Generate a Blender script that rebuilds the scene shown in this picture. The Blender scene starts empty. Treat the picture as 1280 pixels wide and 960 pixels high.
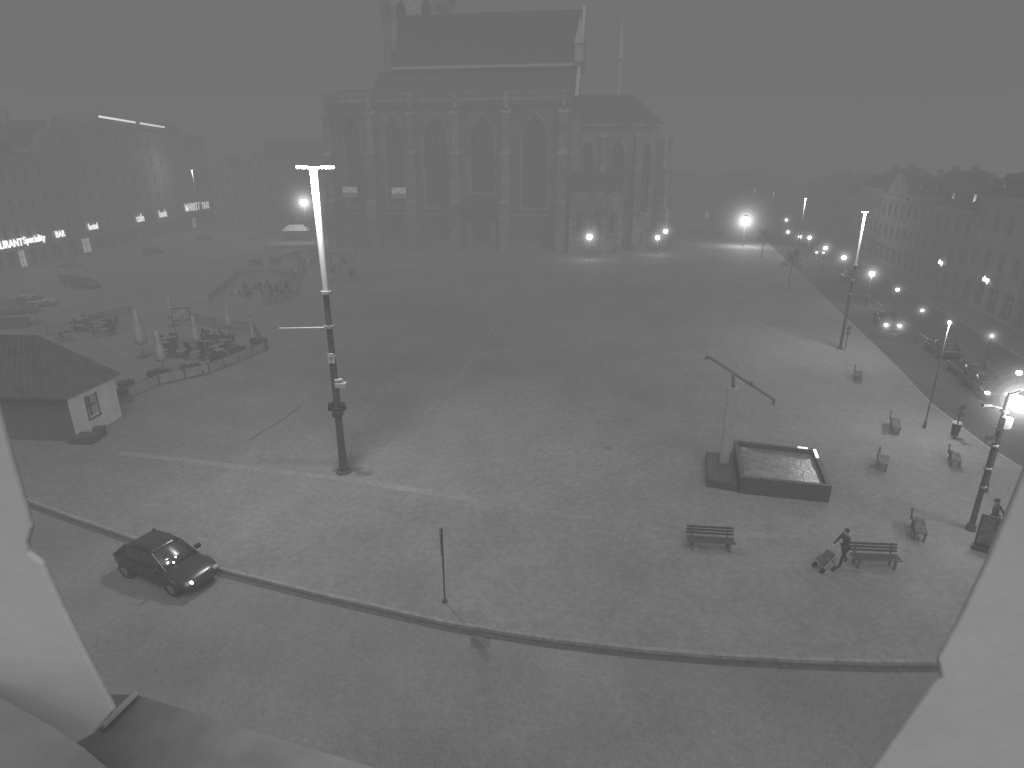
import bpy, bmesh, math, random
from mathutils import Vector, Matrix
from mathutils.geometry import tessellate_polygon
random.seed(7)
S=bpy.context.scene
R=math.radians
# ------------------------------------------------------------------ survey
CAMH=15.5; F=760.0; PITCH=R(19.2); cp,sp=math.cos(PITCH),math.sin(PITCH)
GZ=0.12
def ray(px,py):
    u=(px-640)/F; v=-(py-480)/F
    return Vector((u,cp+v*sp,-sp+v*cp))
def G(px,py,z=GZ):
    d=ray(px,py); t=(z-CAMH)/d.z
    return Vector((d.x*t,d.y*t,z))
def onY(px,py,Y):
    d=ray(px,py); t=Y/d.y
    return Vector((d.x*t,Y,CAMH+d.z*t))
def HT(py,Y,px=640):
    return onY(px,py,Y).z
def colpt(px,A,B):
    k=(px-640)/F
    ax,ay=A; bx,by=B
    m=(bx-ax)/(by-ay)
    Y=(k*CAMH*sp-ax+m*ay)/(m-k*cp)
    return (ax+m*(Y-ay),Y)
# ------------------------------------------------------------------ materials
MC={}
def mat(name,c,rough=0.7,var=0.25,scale=2.0,emit=0,metal=0,bump=0.0,bscale=20,spec=0.3):
    if name in MC: return MC[name]
    m=bpy.data.materials.new(name); m.use_nodes=True
    nt=m.node_tree; b=nt.nodes['Principled BSDF']
    b.inputs['Roughness'].default_value=rough; b.inputs['Metallic'].default_value=metal
    b.inputs['Specular IOR Level'].default_value=spec
    tc=nt.nodes.new('ShaderNodeTexCoord')
    n=nt.nodes.new('ShaderNodeTexNoise'); n.inputs['Scale'].default_value=scale; n.inputs['Detail'].default_value=6
    n.inputs['Roughness'].default_value=0.65
    nt.links.new(tc.outputs['Object'],n.inputs['Vector'])
    r=nt.nodes.new('ShaderNodeValToRGB')
    r.color_ramp.elements[0].position=0.3; r.color_ramp.elements[1].position=0.7
    a=c*(1-var); d=min(1,c*(1+var))
    r.color_ramp.elements[0].color=(a,a,a,1); r.color_ramp.elements[1].color=(d,d,d,1)
    nt.links.new(n.outputs['Fac'],r.inputs['Fac']); nt.links.new(r.outputs['Color'],b.inputs['Base Color'])
    if emit:
        b.inputs['Emission Color'].default_value=(1,1,1,1); b.inputs['Emission Strength'].default_value=emit
        m.cycles.emission_sampling='NONE'
    if bump:
        n2=nt.nodes.new('ShaderNodeTexNoise'); n2.inputs['Scale'].default_value=bscale; n2.inputs['Detail'].default_value=4
        nt.links.new(tc.outputs['Object'],n2.inputs['Vector'])
        bp=nt.nodes.new('ShaderNodeBump'); bp.inputs['Strength'].default_value=bump; bp.inputs['Distance'].default_value=0.05
        nt.links.new(n2.outputs['Fac'],bp.inputs['Height']); nt.links.new(bp.outputs['Normal'],b.inputs['Normal'])
    MC[name]=m; return m
def stone(name,c,bw=1.1,bh=0.5,var=0.35):
    if name in MC: return MC[name]
    m=bpy.data.materials.new(name); m.use_nodes=True
    nt=m.node_tree; b=nt.nodes['Principled BSDF']; b.inputs['Roughness'].default_value=0.9
    b.inputs['Specular IOR Level'].default_value=0.15
    tc=nt.nodes.new('ShaderNodeTexCoord'); sx=nt.nodes.new('ShaderNodeSeparateXYZ'); cx=nt.nodes.new('ShaderNodeCombineXYZ')
    ad=nt.nodes.new('ShaderNodeMath'); ad.operation='ADD'
    nt.links.new(tc.outputs['Object'],sx.inputs[0]); nt.links.new(sx.outputs['X'],ad.inputs[0]); nt.links.new(sx.outputs['Y'],ad.inputs[1])
    nt.links.new(ad.outputs[0],cx.inputs['X']); nt.links.new(sx.outputs['Z'],cx.inputs['Y'])
    br=nt.nodes.new('ShaderNodeTexBrick'); br.inputs['Scale'].default_value=1; br.inputs['Brick Width'].default_value=bw
    br.inputs['Row Height'].default_value=bh; br.inputs['Mortar Size'].default_value=0.02
    a=c*(1-var); d=c*(1+var)
    br.inputs['Color1'].default_value=(a,a,a,1); br.inputs['Color2'].default_value=(d,d,d,1); br.inputs['Mortar'].default_value=(c*.5,)*3+(1,)
    nt.links.new(cx.outputs[0],br.inputs['Vector'])
    n=nt.nodes.new('ShaderNodeTexNoise'); n.inputs['Scale'].default_value=0.18; n.inputs['Detail'].default_value=8; n.inputs['Roughness'].default_value=.7
    nt.links.new(tc.outputs['Object'],n.inputs['Vector'])
    mr=nt.nodes.new('ShaderNodeMapRange'); mr.inputs[1].default_value=.35; mr.inputs[2].default_value=.65; mr.inputs[3].default_value=.45; mr.inputs[4].default_value=1.5
    nt.links.new(n.outputs['Fac'],mr.inputs[0])
    mx=nt.nodes.new('ShaderNodeVectorMath'); mx.operation='SCALE'
    nt.links.new(br.outputs['Color'],mx.inputs[0]); nt.links.new(mr.outputs[0],mx.inputs['Scale'])
    nt.links.new(mx.outputs[0],b.inputs['Base Color'])
    MC[name]=m; return m
def paving(name,c,cell,large=0.05,var=.35,fine=.08):
    m=bpy.data.materials.new(name); m.use_nodes=True
    nt=m.node_tree; b=nt.nodes['Principled BSDF']; b.inputs['Roughness'].default_value=0.8; b.inputs['Specular IOR Level'].default_value=0.12
    tc=nt.nodes.new('ShaderNodeTexCoord')
    def noise(sc,lo,hi,det=6,p0=.3,p1=.7):
        n=nt.nodes.new('ShaderNodeTexNoise'); n.inputs['Scale'].default_value=sc; n.inputs['Detail'].default_value=det; n.inputs['Roughness'].default_value=.6
        nt.links.new(tc.outputs['Object'],n.inputs['Vector'])
        mr=nt.nodes.new('ShaderNodeMapRange'); mr.inputs[1].default_value=p0; mr.inputs[2].default_value=p1; mr.inputs[3].default_value=lo; mr.inputs[4].default_value=hi
        nt.links.new(n.outputs['Fac'],mr.inputs[0]); return mr.outputs[0]
    v=nt.nodes.new('ShaderNodeTexVoronoi'); v.inputs['Scale'].default_value=1/cell
    nt.links.new(tc.outputs['Object'],v.inputs['Vector'])
    sx=nt.nodes.new('ShaderNodeSeparateColor'); nt.links.new(v.outputs['Color'],sx.inputs[0])
    mr=nt.nodes.new('ShaderNodeMapRange'); mr.inputs[3].default_value=1-var; mr.inputs[4].default_value=1+var
    nt.links.new(sx.outputs[0],mr.inputs[0])
    def mul(a,b_):
        q=nt.nodes.new('ShaderNodeMath'); q.operation='MULTIPLY'; nt.links.new(a,q.inputs[0]); nt.links.new(b_,q.inputs[1]); return q.outputs[0]
    o=mul(mul(mul(mr.outputs[0],noise(large,.8,1.2,5)),noise(.35,.92,1.08)),noise(3.5,1-fine,1+fine))
    q=nt.nodes.new('ShaderNodeMath'); q.operation='MULTIPLY'; q.inputs[1].default_value=c; nt.links.new(o,q.inputs[0])
    cb=nt.nodes.new('ShaderNodeCombineColor')
    for i in range(3): nt.links.new(q.outputs[0],cb.inputs[i])
    nt.links.new(cb.outputs[0],b.inputs['Base Color'])
    bp=nt.nodes.new('ShaderNodeBump'); bp.inputs['Strength'].default_value=.2; bp.inputs['Distance'].default_value=.01
    nt.links.new(v.outputs['Distance'],bp.inputs['Height']); bp.invert=True
    nt.links.new(bp.outputs['Normal'],b.inputs['Normal'])
    return m
# ------------------------------------------------------------------ mesh helper
class M:
    def __init__(s): s.v=[]; s.f=[]
    def add(s,vs,fs):
        o=len(s.v); s.v+= [tuple(p) for p in vs]; s.f+=[tuple(i+o for i in f) for f in fs]; return s
    def box(s,cx,cy,cz,sx,sy,sz,rot=0,taper=1.0):
        c,n=math.cos(rot),math.sin(rot); vs=[]
        for dz,k in((-.5,1),(.5,taper)):
            for dx,dy in((-.5,-.5),(.5,-.5),(.5,.5),(-.5,.5)):
                x,y=dx*sx*k,dy*sy*k
                vs.append((cx+x*c-y*n,cy+x*n+y*c,cz+dz*sz))
        return s.add(vs,[(0,3,2,1),(4,5,6,7),(0,1,5,4),(1,2,6,5),(2,3,7,6),(3,0,4,7)])
    def b(s,x0,x1,y0,y1,z0,z1): return s.box((x0+x1)/2,(y0+y1)/2,(z0+z1)/2,x1-x0,y1-y0,z1-z0)
    def tube(s,p0,p1,r0,r1=None,n=10):
        r1=r0 if r1 is None else r1
        p0,p1=Vector(p0),Vector(p1); d=(p1-p0).normalized()
        a=d.orthogonal().normalized(); q=d.cross(a); vs=[]
        for p,r in((p0,r0),(p1,r1)):
            for i in range(n):
                t=2*math.pi*i/n; vs.append(p+a*r*math.cos(t)+q*r*math.sin(t))
        fs=[(i,(i+1)%n,n+(i+1)%n,n+i) for i in range(n)]+[tuple(range(n))[::-1],tuple(range(n,2*n))]
        return s.add(vs,fs)
    def prism(s,poly,z0,z1):
        n=len(poly); vs=[(p[0],p[1],z0) for p in poly]+[(p[0],p[1],z1) for p in poly]
        return s.add(vs,[(i,(i+1)%n,n+(i+1)%n,n+i) for i in range(n)]+[tuple(range(n))[::-1],tuple(range(n,2*n))])
    def prismY(s,poly,y0,y1):
        n=len(poly); vs=[(p[0],y0,p[1]) for p in poly]+[(p[0],y1,p[1]) for p in poly]
        return s.add(vs,[(i,(i+1)%n,n+(i+1)%n,n+i) for i in range(n)]+[tuple(range(n))[::-1],tuple(range(n,2*n))])
    def prismX(s,poly,x0,x1):
        n=len(poly); vs=[(x0,p[0],p[1]) for p in poly]+[(x1,p[0],p[1]) for p in poly]
        return s.add(vs,[(i,(i+1)%n,n+(i+1)%n,n+i) for i in range(n)]+[tuple(range(n))[::-1],tuple(range(n,2*n))])
    def loft(s,secs):
        n=len(secs[0]); vs=[p for q in secs for p in q]; fs=[]
        for k in range(len(secs)-1):
            for i in range(n): fs.append((k*n+i,k*n+(i+1)%n,(k+1)*n+(i+1)%n,(k+1)*n+i))
        fs+=[tuple(range(n))[::-1],tuple(range((len(secs)-1)*n,len(secs)*n))]
        return s.add(vs,fs)
    def ball(s,c,r,sx=1,sy=1,sz=1,n=12,m=8):
        vs=[(c[0],c[1],c[2]+r*sz)]; fs=[]
        for j in range(1,m):
            t=math.pi*j/m
            for i in range(n):
                a=2*math.pi*i/n; vs.append((c[0]+r*sx*math.sin(t)*math.cos(a),c[1]+r*sy*math.sin(t)*math.sin(a),c[2]+r*sz*math.cos(t)))
        vs.append((c[0],c[1],c[2]-r*sz))
        for i in range(n): fs.append((0,1+i,1+(i+1)%n))
        for j in range(m-2):
            for i in range(n): fs.append((1+j*n+i,1+(j+1)*n+i,1+(j+1)*n+(i+1)%n,1+j*n+(i+1)%n))
        o=1+(m-2)*n
        for i in range(n): fs.append((o+i,len(vs)-1,o+(i+1)%n))
        return s.add(vs,fs)
    def wall(s,x0,x1,z0,z1,holes,y=0.0,reveal=.3):
        outer=[(x0,z0),(x1,z0),(x1,z1),(x0,z1)]
        polys=[[Vector((a,b_,0)) for a,b_ in q] for q in [outer]+holes]
        flat=[p for q in polys for p in q]
        s.add([(p.x,y,p.y) for p in flat],[tuple(t) for t in tessellate_polygon(polys)])
        for h in holes:
            n=len(h); s.add([(a,y,b_) for a,b_ in h]+[(a,y+reveal,b_) for a,b_ in h],[(i,(i+1)%n,n+(i+1)%n,n+i) for i in range(n)])
        return s
    def obj(s,name,mt,parent=None,bevel=0,smooth=False,sub=0,seg=2):
        me=bpy.data.meshes.new(name); me.from_pydata(s.v,[],s.f); me.update()
        bm=bmesh.new(); bm.from_mesh(me)
        if smooth or bevel or sub: bmesh.ops.remove_doubles(bm,verts=bm.verts,dist=1e-5)
        bmesh.ops.recalc_face_normals(bm,faces=bm.faces); bm.to_mesh(me); bm.free()
        o=bpy.data.objects.new(name,me); S.collection.objects.link(o); me.materials.append(mt)
        if smooth:
            for p in me.polygons: p.use_smooth=True
        if bevel:
            md=o.modifiers.new('b','BEVEL'); md.width=bevel; md.segments=seg; md.limit_method='ANGLE'
        if sub:
            md=o.modifiers.new('s','SUBSURF'); md.levels=sub; md.render_levels=sub
        if parent: o.parent=parent
        return o
def empty(name,loc=(0,0,0),rot=0):
    e=bpy.data.objects.new(name,None); S.collection.objects.link(e); e.location=loc; e.rotation_euler=(0,0,rot); e.empty_display_size=.3; return e
def plight(name,parent,loc,power,rad=.25,typ='POINT',rot=None,ang=120):
    l=bpy.data.lights.new(name,typ); l.energy=power; l.shadow_soft_size=rad
    if typ=='SPOT': l.spot_size=R(ang); l.spot_blend=.6
    o=bpy.data.objects.new(name,l); S.collection.objects.link(o); o.location=loc
    if rot: o.rotation_euler=rot
    o.parent=parent; return o
# fog lit up round a lamp: nested homogeneous glowing volumes, denser light toward the lamp
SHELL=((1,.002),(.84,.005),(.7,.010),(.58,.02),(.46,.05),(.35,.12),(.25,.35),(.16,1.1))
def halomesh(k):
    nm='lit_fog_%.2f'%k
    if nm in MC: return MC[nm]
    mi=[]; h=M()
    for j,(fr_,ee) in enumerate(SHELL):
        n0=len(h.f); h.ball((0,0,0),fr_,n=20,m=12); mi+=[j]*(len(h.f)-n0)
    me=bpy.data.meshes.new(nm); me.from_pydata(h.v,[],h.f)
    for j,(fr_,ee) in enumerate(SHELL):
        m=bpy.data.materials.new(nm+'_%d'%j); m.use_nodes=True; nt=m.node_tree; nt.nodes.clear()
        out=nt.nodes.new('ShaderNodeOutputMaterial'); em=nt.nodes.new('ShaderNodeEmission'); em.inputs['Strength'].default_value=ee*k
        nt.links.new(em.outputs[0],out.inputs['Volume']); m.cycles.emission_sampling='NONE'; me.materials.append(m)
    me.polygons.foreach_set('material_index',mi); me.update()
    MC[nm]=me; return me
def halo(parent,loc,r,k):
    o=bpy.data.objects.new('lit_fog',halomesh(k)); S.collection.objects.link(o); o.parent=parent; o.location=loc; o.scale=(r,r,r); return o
# ------------------------------------------------------------------ common mats
m_stone=stone('cathedral_stone',.17); m_stone2=stone('cathedral_pale_stone',.27,1.3,.6,.2)
m_slate=mat('slate_roof',.06,.85,.3,1.5,bump=.4,bscale=6,spec=.1); m_glass=mat('dark_glass',.045,.25,.3,.8,spec=.5)
m_lead=mat('lead_tracery',.18,.6,.2,3); m_gutter=mat('pale_gutter',.5,.6,.15,1)
m_metal=mat('grey_painted_metal',.08,.5,.25,6); m_dark=mat('dark_metal',.045,.5,.3,8)
m_light=mat('light_metal',.4,.5,.15,5); m_bulb=mat('lit_lamp',.8,.5,0,1,emit=20); m_bulbx=mat('lit_lamp_strong',.8,.5,0,1,emit=60)
m_soft=mat('lit_sign',.8,.5,0,1,emit=4.5); m_wood=mat('bench_wood',.08,.7,.35,9); m_conc=mat('bench_concrete',.22,.8,.2,8)
m_rub=mat('tyre_rubber',.03,.9,.2,10); m_canvas=mat('umbrella_canvas',.42,.9,.15,5)
m_leaf=mat('shrub_leaves',.07,.8,.5,6); m_frame=mat('window_frame_paint',.3,.6,.1,4); m_cream=mat('hut_render',.5,.9,.14,1.5,bump=.2)
# ------------------------------------------------------------------ ground
g=M(); g.add([(-900,-300,0),(900,-300,0),(900,1500,0),(-900,1500,0)],[(0,1,2,3)])
g.obj('ground',paving('asphalt_road',.19,.05,.09,.13,.08))
front_px=[(-140,575),(0,612),(90,645),(180,676),(280,711),(400,741),(560,777),(680,796),(800,810),(900,818),(1000,823),(1090,826),(1175,826),(1300,818)]
front=[G(x,y) for x,y in front_px]
rk=[(66.0,168),(60.9,150),(46,97),(32.2,48.6),(29.5,40),(28.2,33),(27.8,24)]
front2=[Vector((-140,front[0].y+8,0))]+front[:-1]
tail=[Vector((20.5,16.9,0)),Vector((24,17.5,0)),Vector((26.8,20,0))]
line=[(p.x,p.y) for p in front2+tail]+[p for p in rk[::-1]]
poly=line+[(80,217),(80,400),(-140,400)]
M().prism(poly,.0,GZ).obj('square_pavement',paving('cobble_paving',.205,.16,.045,.09,.1))
def strip(pts,w,z0,z1,m):
    for i in range(len(pts)-1):
        a=Vector((pts[i][0],pts[i][1])); b_=Vector((pts[i+1][0],pts[i+1][1])); d=(b_-a); L=d.length
        if L<.01: continue
        n=max(1,int(L/1.0)) if L<60 else max(1,int(L/2.0)); ang=math.atan2(d.y,d.x)
        for k in range(n):
            c=a+d*((k+.5)/n); m.box(c.x,c.y,(z0+z1)/2,L/n-.015,w,z1-z0,ang)
kb=M(); strip(line,.16,.01,GZ+.015,kb); kb.obj('kerb',mat('kerb_granite',.235,.8,.25,3))
gut=M(); off=[(x,y-.3) for x,y in line[:len(front2)]]
for i in range(len(off)-1):
    a,b_=off[i],off[i+1]; gut.add([(a[0],a[1]-.08,.004),(b_[0],b_[1]-.08,.004),(b_[0],b_[1]+.2,.004),(a[0],a[1]+.2,.004)],[(0,1,2,3)])
gut.obj('road_gutter',mat('gutter_setts',.085,.8,.3,4))
E_A=(98,215); E_B=(48,48)
def eoff(d,Y): 
    x=E_B[0]+(E_A[0]-E_B[0])*(Y-E_B[1])/(E_A[1]-E_B[1]); return (x-d,Y)
M().prism([eoff(4,-5),eoff(-3,-5),eoff(-3,215),eoff(4,215)],0,GZ).obj('sidewalk',paving('sidewalk_slabs',.16,.4,.1,.12))
rd=M(); pts_l=[(x+.12,y) for x,y in rk]
rr_=[eoff(4.15,y) for x,y in pts_l]
for i in range(len(pts_l)-1): rd.add([(pts_l[i][0],pts_l[i][1],.004),(rr_[i][0],rr_[i][1],.004),(rr_[i+1][0],rr_[i+1][1],.004),(pts_l[i+1][0],pts_l[i+1][1],.004)],[(0,1,2,3)])
rd.obj('street',paving('dark_asphalt',.085,.05,.1,.15,.1))
lm=M(); xs=sorted([(q[1],q[0]) for q in rk])
for k in range(22):
    y=36+k*5.4
    for i in range(len(xs)-1):
        if xs[i][0]<=y<=xs[i+1][0]:
            t=(y-xs[i][0])/(xs[i+1][0]-xs[i][0]); xl=xs[i][1]+(xs[i+1][1]-xs[i][1])*t
            xm=(xl+eoff(4,y)[0])/2; lm.add([(xm-.06,y,.008),(xm+.06,y,.008),(xm+.06+.8,y+2.7,.008),(xm-.06+.8,y+2.7,.008)],[(0,1,2,3)])
lm.obj('road_markings',mat('road_paint',.4,.8,.4,5))
kb=M(); strip([eoff(4,10),eoff(4,215)],.2,.01,GZ+.02,kb); kb.obj('kerb',MC['kerb_granite'])
bands=M()
def band(pts,w,M_=None):
    M_=M_ or bands; P=[G(*p) for p in pts]
    for i in range(len(P)-1):
        a,b_=P[i],P[i+1]; d=(b_-a).normalized(); n=Vector((-d.y,d.x,0))*w/2
        z=Vector((0,0,.004)); M_.add([a-n+z,b_-n+z,b_+n+z,a+n+z],[(0,1,2,3)])
band([(150,566),(310,585),(440,600),(640,632),(800,660),(1010,672)],.5)
band([(455,585),(520,530),(575,470),(610,420),(640,370)],.25)
band([(820,330),(900,375),(990,425),(1060,452)],.8)
band([(700,325),(830,345),(960,350)],.8)
bands.obj('paving_bands',paving('pale_setts',.224,.16,.2,.1))
dk=M(); band([(310,551),(345,530),(376,508)],.25,dk); band([(60,634),(110,645)],.01,dk)  # narrow bands darker than the paving
dk.obj('dark_ground_bands',mat('dark_band',.13,.8,.3,4))
rp=M()
for px,py,w,h in((600,800,.7,.5),(455,592,.9,.5),(760,560,.4,.4)):  # the patch beside the mast foot is its shadow, painted dark
    p=G(px,py); zz=.004 if py>790 else GZ+.009
    rp.add([(p.x-w/2,p.y-h/2,zz),(p.x+w/2,p.y-h/2,zz),(p.x+w/2,p.y+h/2,zz),(p.x-w/2,p.y+h/2,zz)],[(0,1,2,3)])
rp.obj('manholes_and_mast_shadow',mat('cast_iron_and_shadow',.13,.7,.3,10))
# ------------------------------------------------------------------ cathedral
def arch(cx,w,z0,zs,n=7,pt=1.15):
    r=w*pt; pts=[(cx-w/2,z0),(cx+w/2,z0),(cx+w/2,zs)]
    cxr=cx+w/2-r; amax=math.acos((cx-cxr)/r)
    for i in range(1,n+1): a=amax*i/n; pts.append((cxr+r*math.cos(a),zs+r*math.sin(a)))
    cxl=cx-w/2+r
    for i in range(n-1,0,-1): a=amax*i/n; pts.append((cxl-r*math.cos(a),zs+r*math.sin(a)))
    pts.append((cx-w/2,zs)); return pts
def gothic_window(T,GL,cx,w,z0,zs,y,dep):
    GL.add([(cx-w/2-.2,y+dep,z0-.2),(cx+w/2+.2,y+dep,z0-.2),(cx+w/2+.2,y+dep,zs+w*1.1),(cx-w/2-.2,y+dep,zs+w*1.1)],[(0,1,2,3)])
    nm=3 if w>3 else 2
    for i in range(1,nm):
        x=cx-w/2+w*i/nm; T.b(x-.09,x+.09,y+dep-.35,y+dep-.02,z0,zs+w*.35)
    for z in [z0+ (zs-z0)*k/5 for k in range(1,5)]: T.b(cx-w/2,cx+w/2,y+dep-.12,y+dep-.03,z-.04,z+.04)
    c=(cx,zs+w*.42); r=w*.24
    for i in range(14):
        a0=2*math.pi*i/14; a1=2*math.pi*(i+1)/14
        T.tube((c[0]+r*math.cos(a0),y+dep-.2,c[1]+r*math.sin(a0)),(c[0]+r*math.cos(a1),y+dep-.2,c[1]+r*math.sin(a1)),.08,n=5)
    for i in range(nm):
        x=cx-w/2+w*(i+.5)/nm; rr=w/nm/2
        for k in range(8):
            a0=math.pi*k/8; a1=math.pi*(k+1)/8
            T.tube((x+rr*math.cos(a0),y+dep-.2,zs+rr*math.sin(a0)),(x+rr*math.cos(a1),y+dep-.2,zs+rr*math.sin(a1)),.07,n=5)
def buttress(B,P,x,y,w,h,d,rot=0):
    c,n=math.cos(rot),math.sin(rot)
    def bx(dd0,dd1,z0,z1,ww):
        m=-(dd0+dd1)/2; B.box(x-m*n,y+m*c,(z0+z1)/2,ww,abs(dd1-dd0),z1-z0,rot)
    bx(-.2,d,0,h*.33,w*1.15); bx(-.2,d*.78,h*.33-.002,h*.66,w); bx(-.2,d*.52,h*.66-.002,h*.93,w*.85)
    for dd,z in((d,h*.33),(d*.78,h*.66),(d*.52,h*.93)):
        L=.28*d; vs=[]
        for sx in(-w*.56,w*.56):
            for (yy,zz) in((-dd-.12,z-.05),(-dd-.12,z+.12),(-dd+L,z+.9),(-dd+L,z-.05)): vs.append((x+sx*c-yy*n,y+sx*n+yy*c,zz))
        P.add(vs,[(0,1,2,3),(7,6,5,4),(0,4,5,1),(1,5,6,2),(2,6,7,3),(3,7,4,0)])
cath=empty('gothic_cathedral',(11.5,128.5,GZ),R(-8))
W=M();T=M();GL=M();B=M();P=M();RF=M();GU=M()
H=28.6
bx=[-49.3,-40.3,-31.8,-22.7,-12.6,-1.4]
holes=[]; wins=[]
wd=[3.0,3.2,4.6,4.6,4.8]
for i in range(5):
    cx=(bx[i]+bx[i+1])/2; w=wd[i]; z0=8.6 if i!=3 else 11.5; zs=26-w*1.05; holes.append(arch(cx,w,z0,zs)); wins.append((cx,w,z0,zs))
pcx=(bx[3]+bx[4])/2
holes.append(arch(pcx,3.0,0.01,3.6)); 
W.wall(-50,0,0,H,holes,0,1.2)
for w in wins: gothic_window(T,GL,*w,0,1.0)
W.b(-50,-49.2,.01,28,0,H); W.b(-.8,0,.01,28,0,H); W.b(-49.2,-.8,27.2,28,0,H)
for cx,w,z0,zs in wins:
    a=arch(cx,w+.9,z0,zs)
    for i in range(2,len(a)-1):
        P.tube((a[i][0],-.12,a[i][1]),(a[i+1][0],-.12,a[i+1][1]),.2,n=6)
    P.b(cx-w/2-.6,cx-w/2-.22,-.22,.05,z0,zs); P.b(cx+w/2+.22,cx+w/2+.6,-.22,.05,z0,zs); P.b(cx-w/2-.7,cx+w/2+.7,-.45,.05,z0-.5,z0-.02)
B.b(pcx-3,pcx-1.9,-2.2,.02,0,6.5);B.b(pcx+1.9,pcx+3,-2.2,.02,0,6.5)
RF.prismY([(pcx-3.4,6.5),(pcx+3.4,6.5),(pcx,10.5)],-2.4,-.1)
DO=M(); DO.b(pcx-1.6,pcx+1.6,.6,.7,0,7); DO.obj('portal_door',m_wood,cath)
for x in bx: buttress(B,P,x,0,1.7,H-.5,4.2)
buttress(B,P,0,2,1.6,H-1,3.2,R(90))
for x in bx: P.b(x-.45,x+.45,-1.9,-1.0,H*.93+.6,H+1.4)
P.b(-50.3,.3,-.35,.02,6.8,7.25); P.b(-50.4,.4,-.7,.02,H-.1,H+.55); P.b(-50.3,.3,-.5,.02,0,1.6)
for k in range(50):
    x=-49.6+k*1.0; P.b(x,x+.5,-.55,.0,H-.75,H-.1)
P.b(-50.2,.2,-.35,-.1,H+1.5,H+1.75)
for k in range(62): P.b(-50+k*.8,-49.75+k*.8,-.33,-.12,H+.55,H+1.5)
RF.prismX([(-.05,H+.56),(7,H+6.6),(21,H+6.6),(28.7,H+.56)],-40.6,.6)
RF.prismX([(0,H+.56),(8,H+3.4),(20,H+3.4),(28,H+.56)],-50,-40.7)
GU.b(-37.6,1.5,5.9,7.3,H+6.7,H+7.25)
RF.prismX([(6.3,H+7.26),(14,H+18.2),(21.7,H+7.26)],-37.4,1.0)
GU.prismX([(5.9,H+7.3),(14,H+18.9),(22.1,H+7.3),(21.4,H+7.26),(14,H+17.8),(6.6,H+7.26)],1.02,1.6)
GU.prismX([(-1.0,H+.6),(6.2,H+6.9),(6.2,H+6.1),(-.4,H+.57)],.62,1.3)
GU.b(.1,1.7,5.2,6.8,H+7.3,H+10.5); GU.add([(-.1,5,H+10.5),(1.9,5,H+10.5),(1.9,7,H+10.5),(-.1,7,H+10.5),(.9,6,H+15.5)],[(0,1,4),(1,2,4),(2,3,4),(3,0,4)])
tx0,tx1,ty0,ty1=-42,-29.5,18,31
W2=M(); W2.wall(tx0,tx1,0,68,[arch(tx0+3.4,2.2,43,48.5),arch(tx0+9.1,2.2,43,48.5),arch(tx0+3.4,2.2,57,61.5),arch(tx0+9.1,2.2,57,61.5)],ty0,.9)
W2.b(tx0,tx0+1,ty0+.01,ty1,0,68);W2.b(tx1-1,tx1,ty0+.01,ty1,0,68);W2.b(tx0+1,tx1-1,ty1-1,ty1,0,68)
GL.b(tx0+1.2,tx1-1.2,ty0+.9,ty0+1.1,40,64)
for x in(tx0,tx1): P.b(x-.9,x+.9,ty0-.9,ty0+.9,0,67)
for z in(40.5,53,67.5): P.b(tx0-.6,tx1+.6,ty0-.6,ty1+.6,z,z+.7)
RF.add([(tx0,ty0,68.2),(tx1,ty0,68.2),(tx1,ty1,68.2),(tx0,ty1,68.2),((tx0+tx1)/2,(ty0+ty1)/2,102)],[(0,1,4),(1,2,4),(2,3,4),(3,0,4)])
W2.obj('tower_walls',stone('tower_stone',.38,1.3,.6,.2),cath)
HC=24.0
chp=[(0,4),(13,4),(17.8,7.5),(19.5,14),(17.8,20.5),(13,24),(0,24)]
CW=M()
def facewall(a,b_,h,wins_):
    a=Vector((a[0],a[1],0)); b_=Vector((b_[0],b_[1],0)); L=(b_-a).length; rot=math.atan2((b_-a).y,(b_-a).x)
    tm=M();tt=M();tg=M()
    tm.wall(0,L,0,h,[arch(*w) for w in wins_],0,.9)
    for w in wins_: gothic_window(tt,tg,*w,0,.8)
    for (src,dst) in((tm,CW),(tt,T),(tg,GL)):
        dst.add([(a.x+v[0]*math.cos(rot)-v[1]*math.sin(rot),a.y+v[0]*math.sin(rot)+v[1]*math.cos(rot),v[2]) for v in src.v],src.f)
facewall(chp[0],chp[1],HC,[(3.3,2.4,9.5,19),(9.5,2.4,9.5,19)])
facewall(chp[1],chp[2],HC,[(2.95,2.2,7.5,19)]); facewall(chp[2],chp[3],HC,[(3.3,2.2,7.5,19)]); facewall(chp[3],chp[4],HC,[(3.3,2.2,7.5,19)])
facewall(chp[4],chp[5],HC,[]); facewall(chp[5],chp[6],HC,[])
for (x,y),r in zip([(6.5,4),(13,4),(17.8,7.5),(19.5,14)],[0,15,55,90]): buttress(B,P,x,y,1.3,HC-.5,3.0,R(r))
P.prism([(x,14+(y-14)*1.04) for x,y in chp],HC-.05,HC+.5)
rr=[(x,14+(y-14)*1.03) for x,y in chp]; n=len(rr)
RF.add([(x,y,HC+.52) for x,y in rr]+[(0,14,HC+7),(12,14,HC+7)],[(0,1,n+1,n),(1,2,n+1),(2,3,n+1),(3,4,n+1),(4,5,n+1),(5,6,n,n+1)])
GU.tube((9,14,HC+6.4),(9,14,HC+13.5),.55,.5,8); GU.tube((9,14,HC+13.5),(9,14,HC+21.5),.75,.03,8)
CW.b(.8,10.5,-3.2,3.2,0,12.2); RF.prismX([(-3.6,12.22),(3.3,16.5),(3.3,12.22)],.6,10.7)
for x in(2.4,5.6,8.8):
    GL.prismY(arch(x,1.1,4,7.4),-3.23,-3.0); P.b(x-.8,x+.8,-3.45,-3.18,3.5,3.8)
for x in(.9,4,7.2,10.4): B.box(x,-3.6,5,.9,1.2,10)
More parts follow.
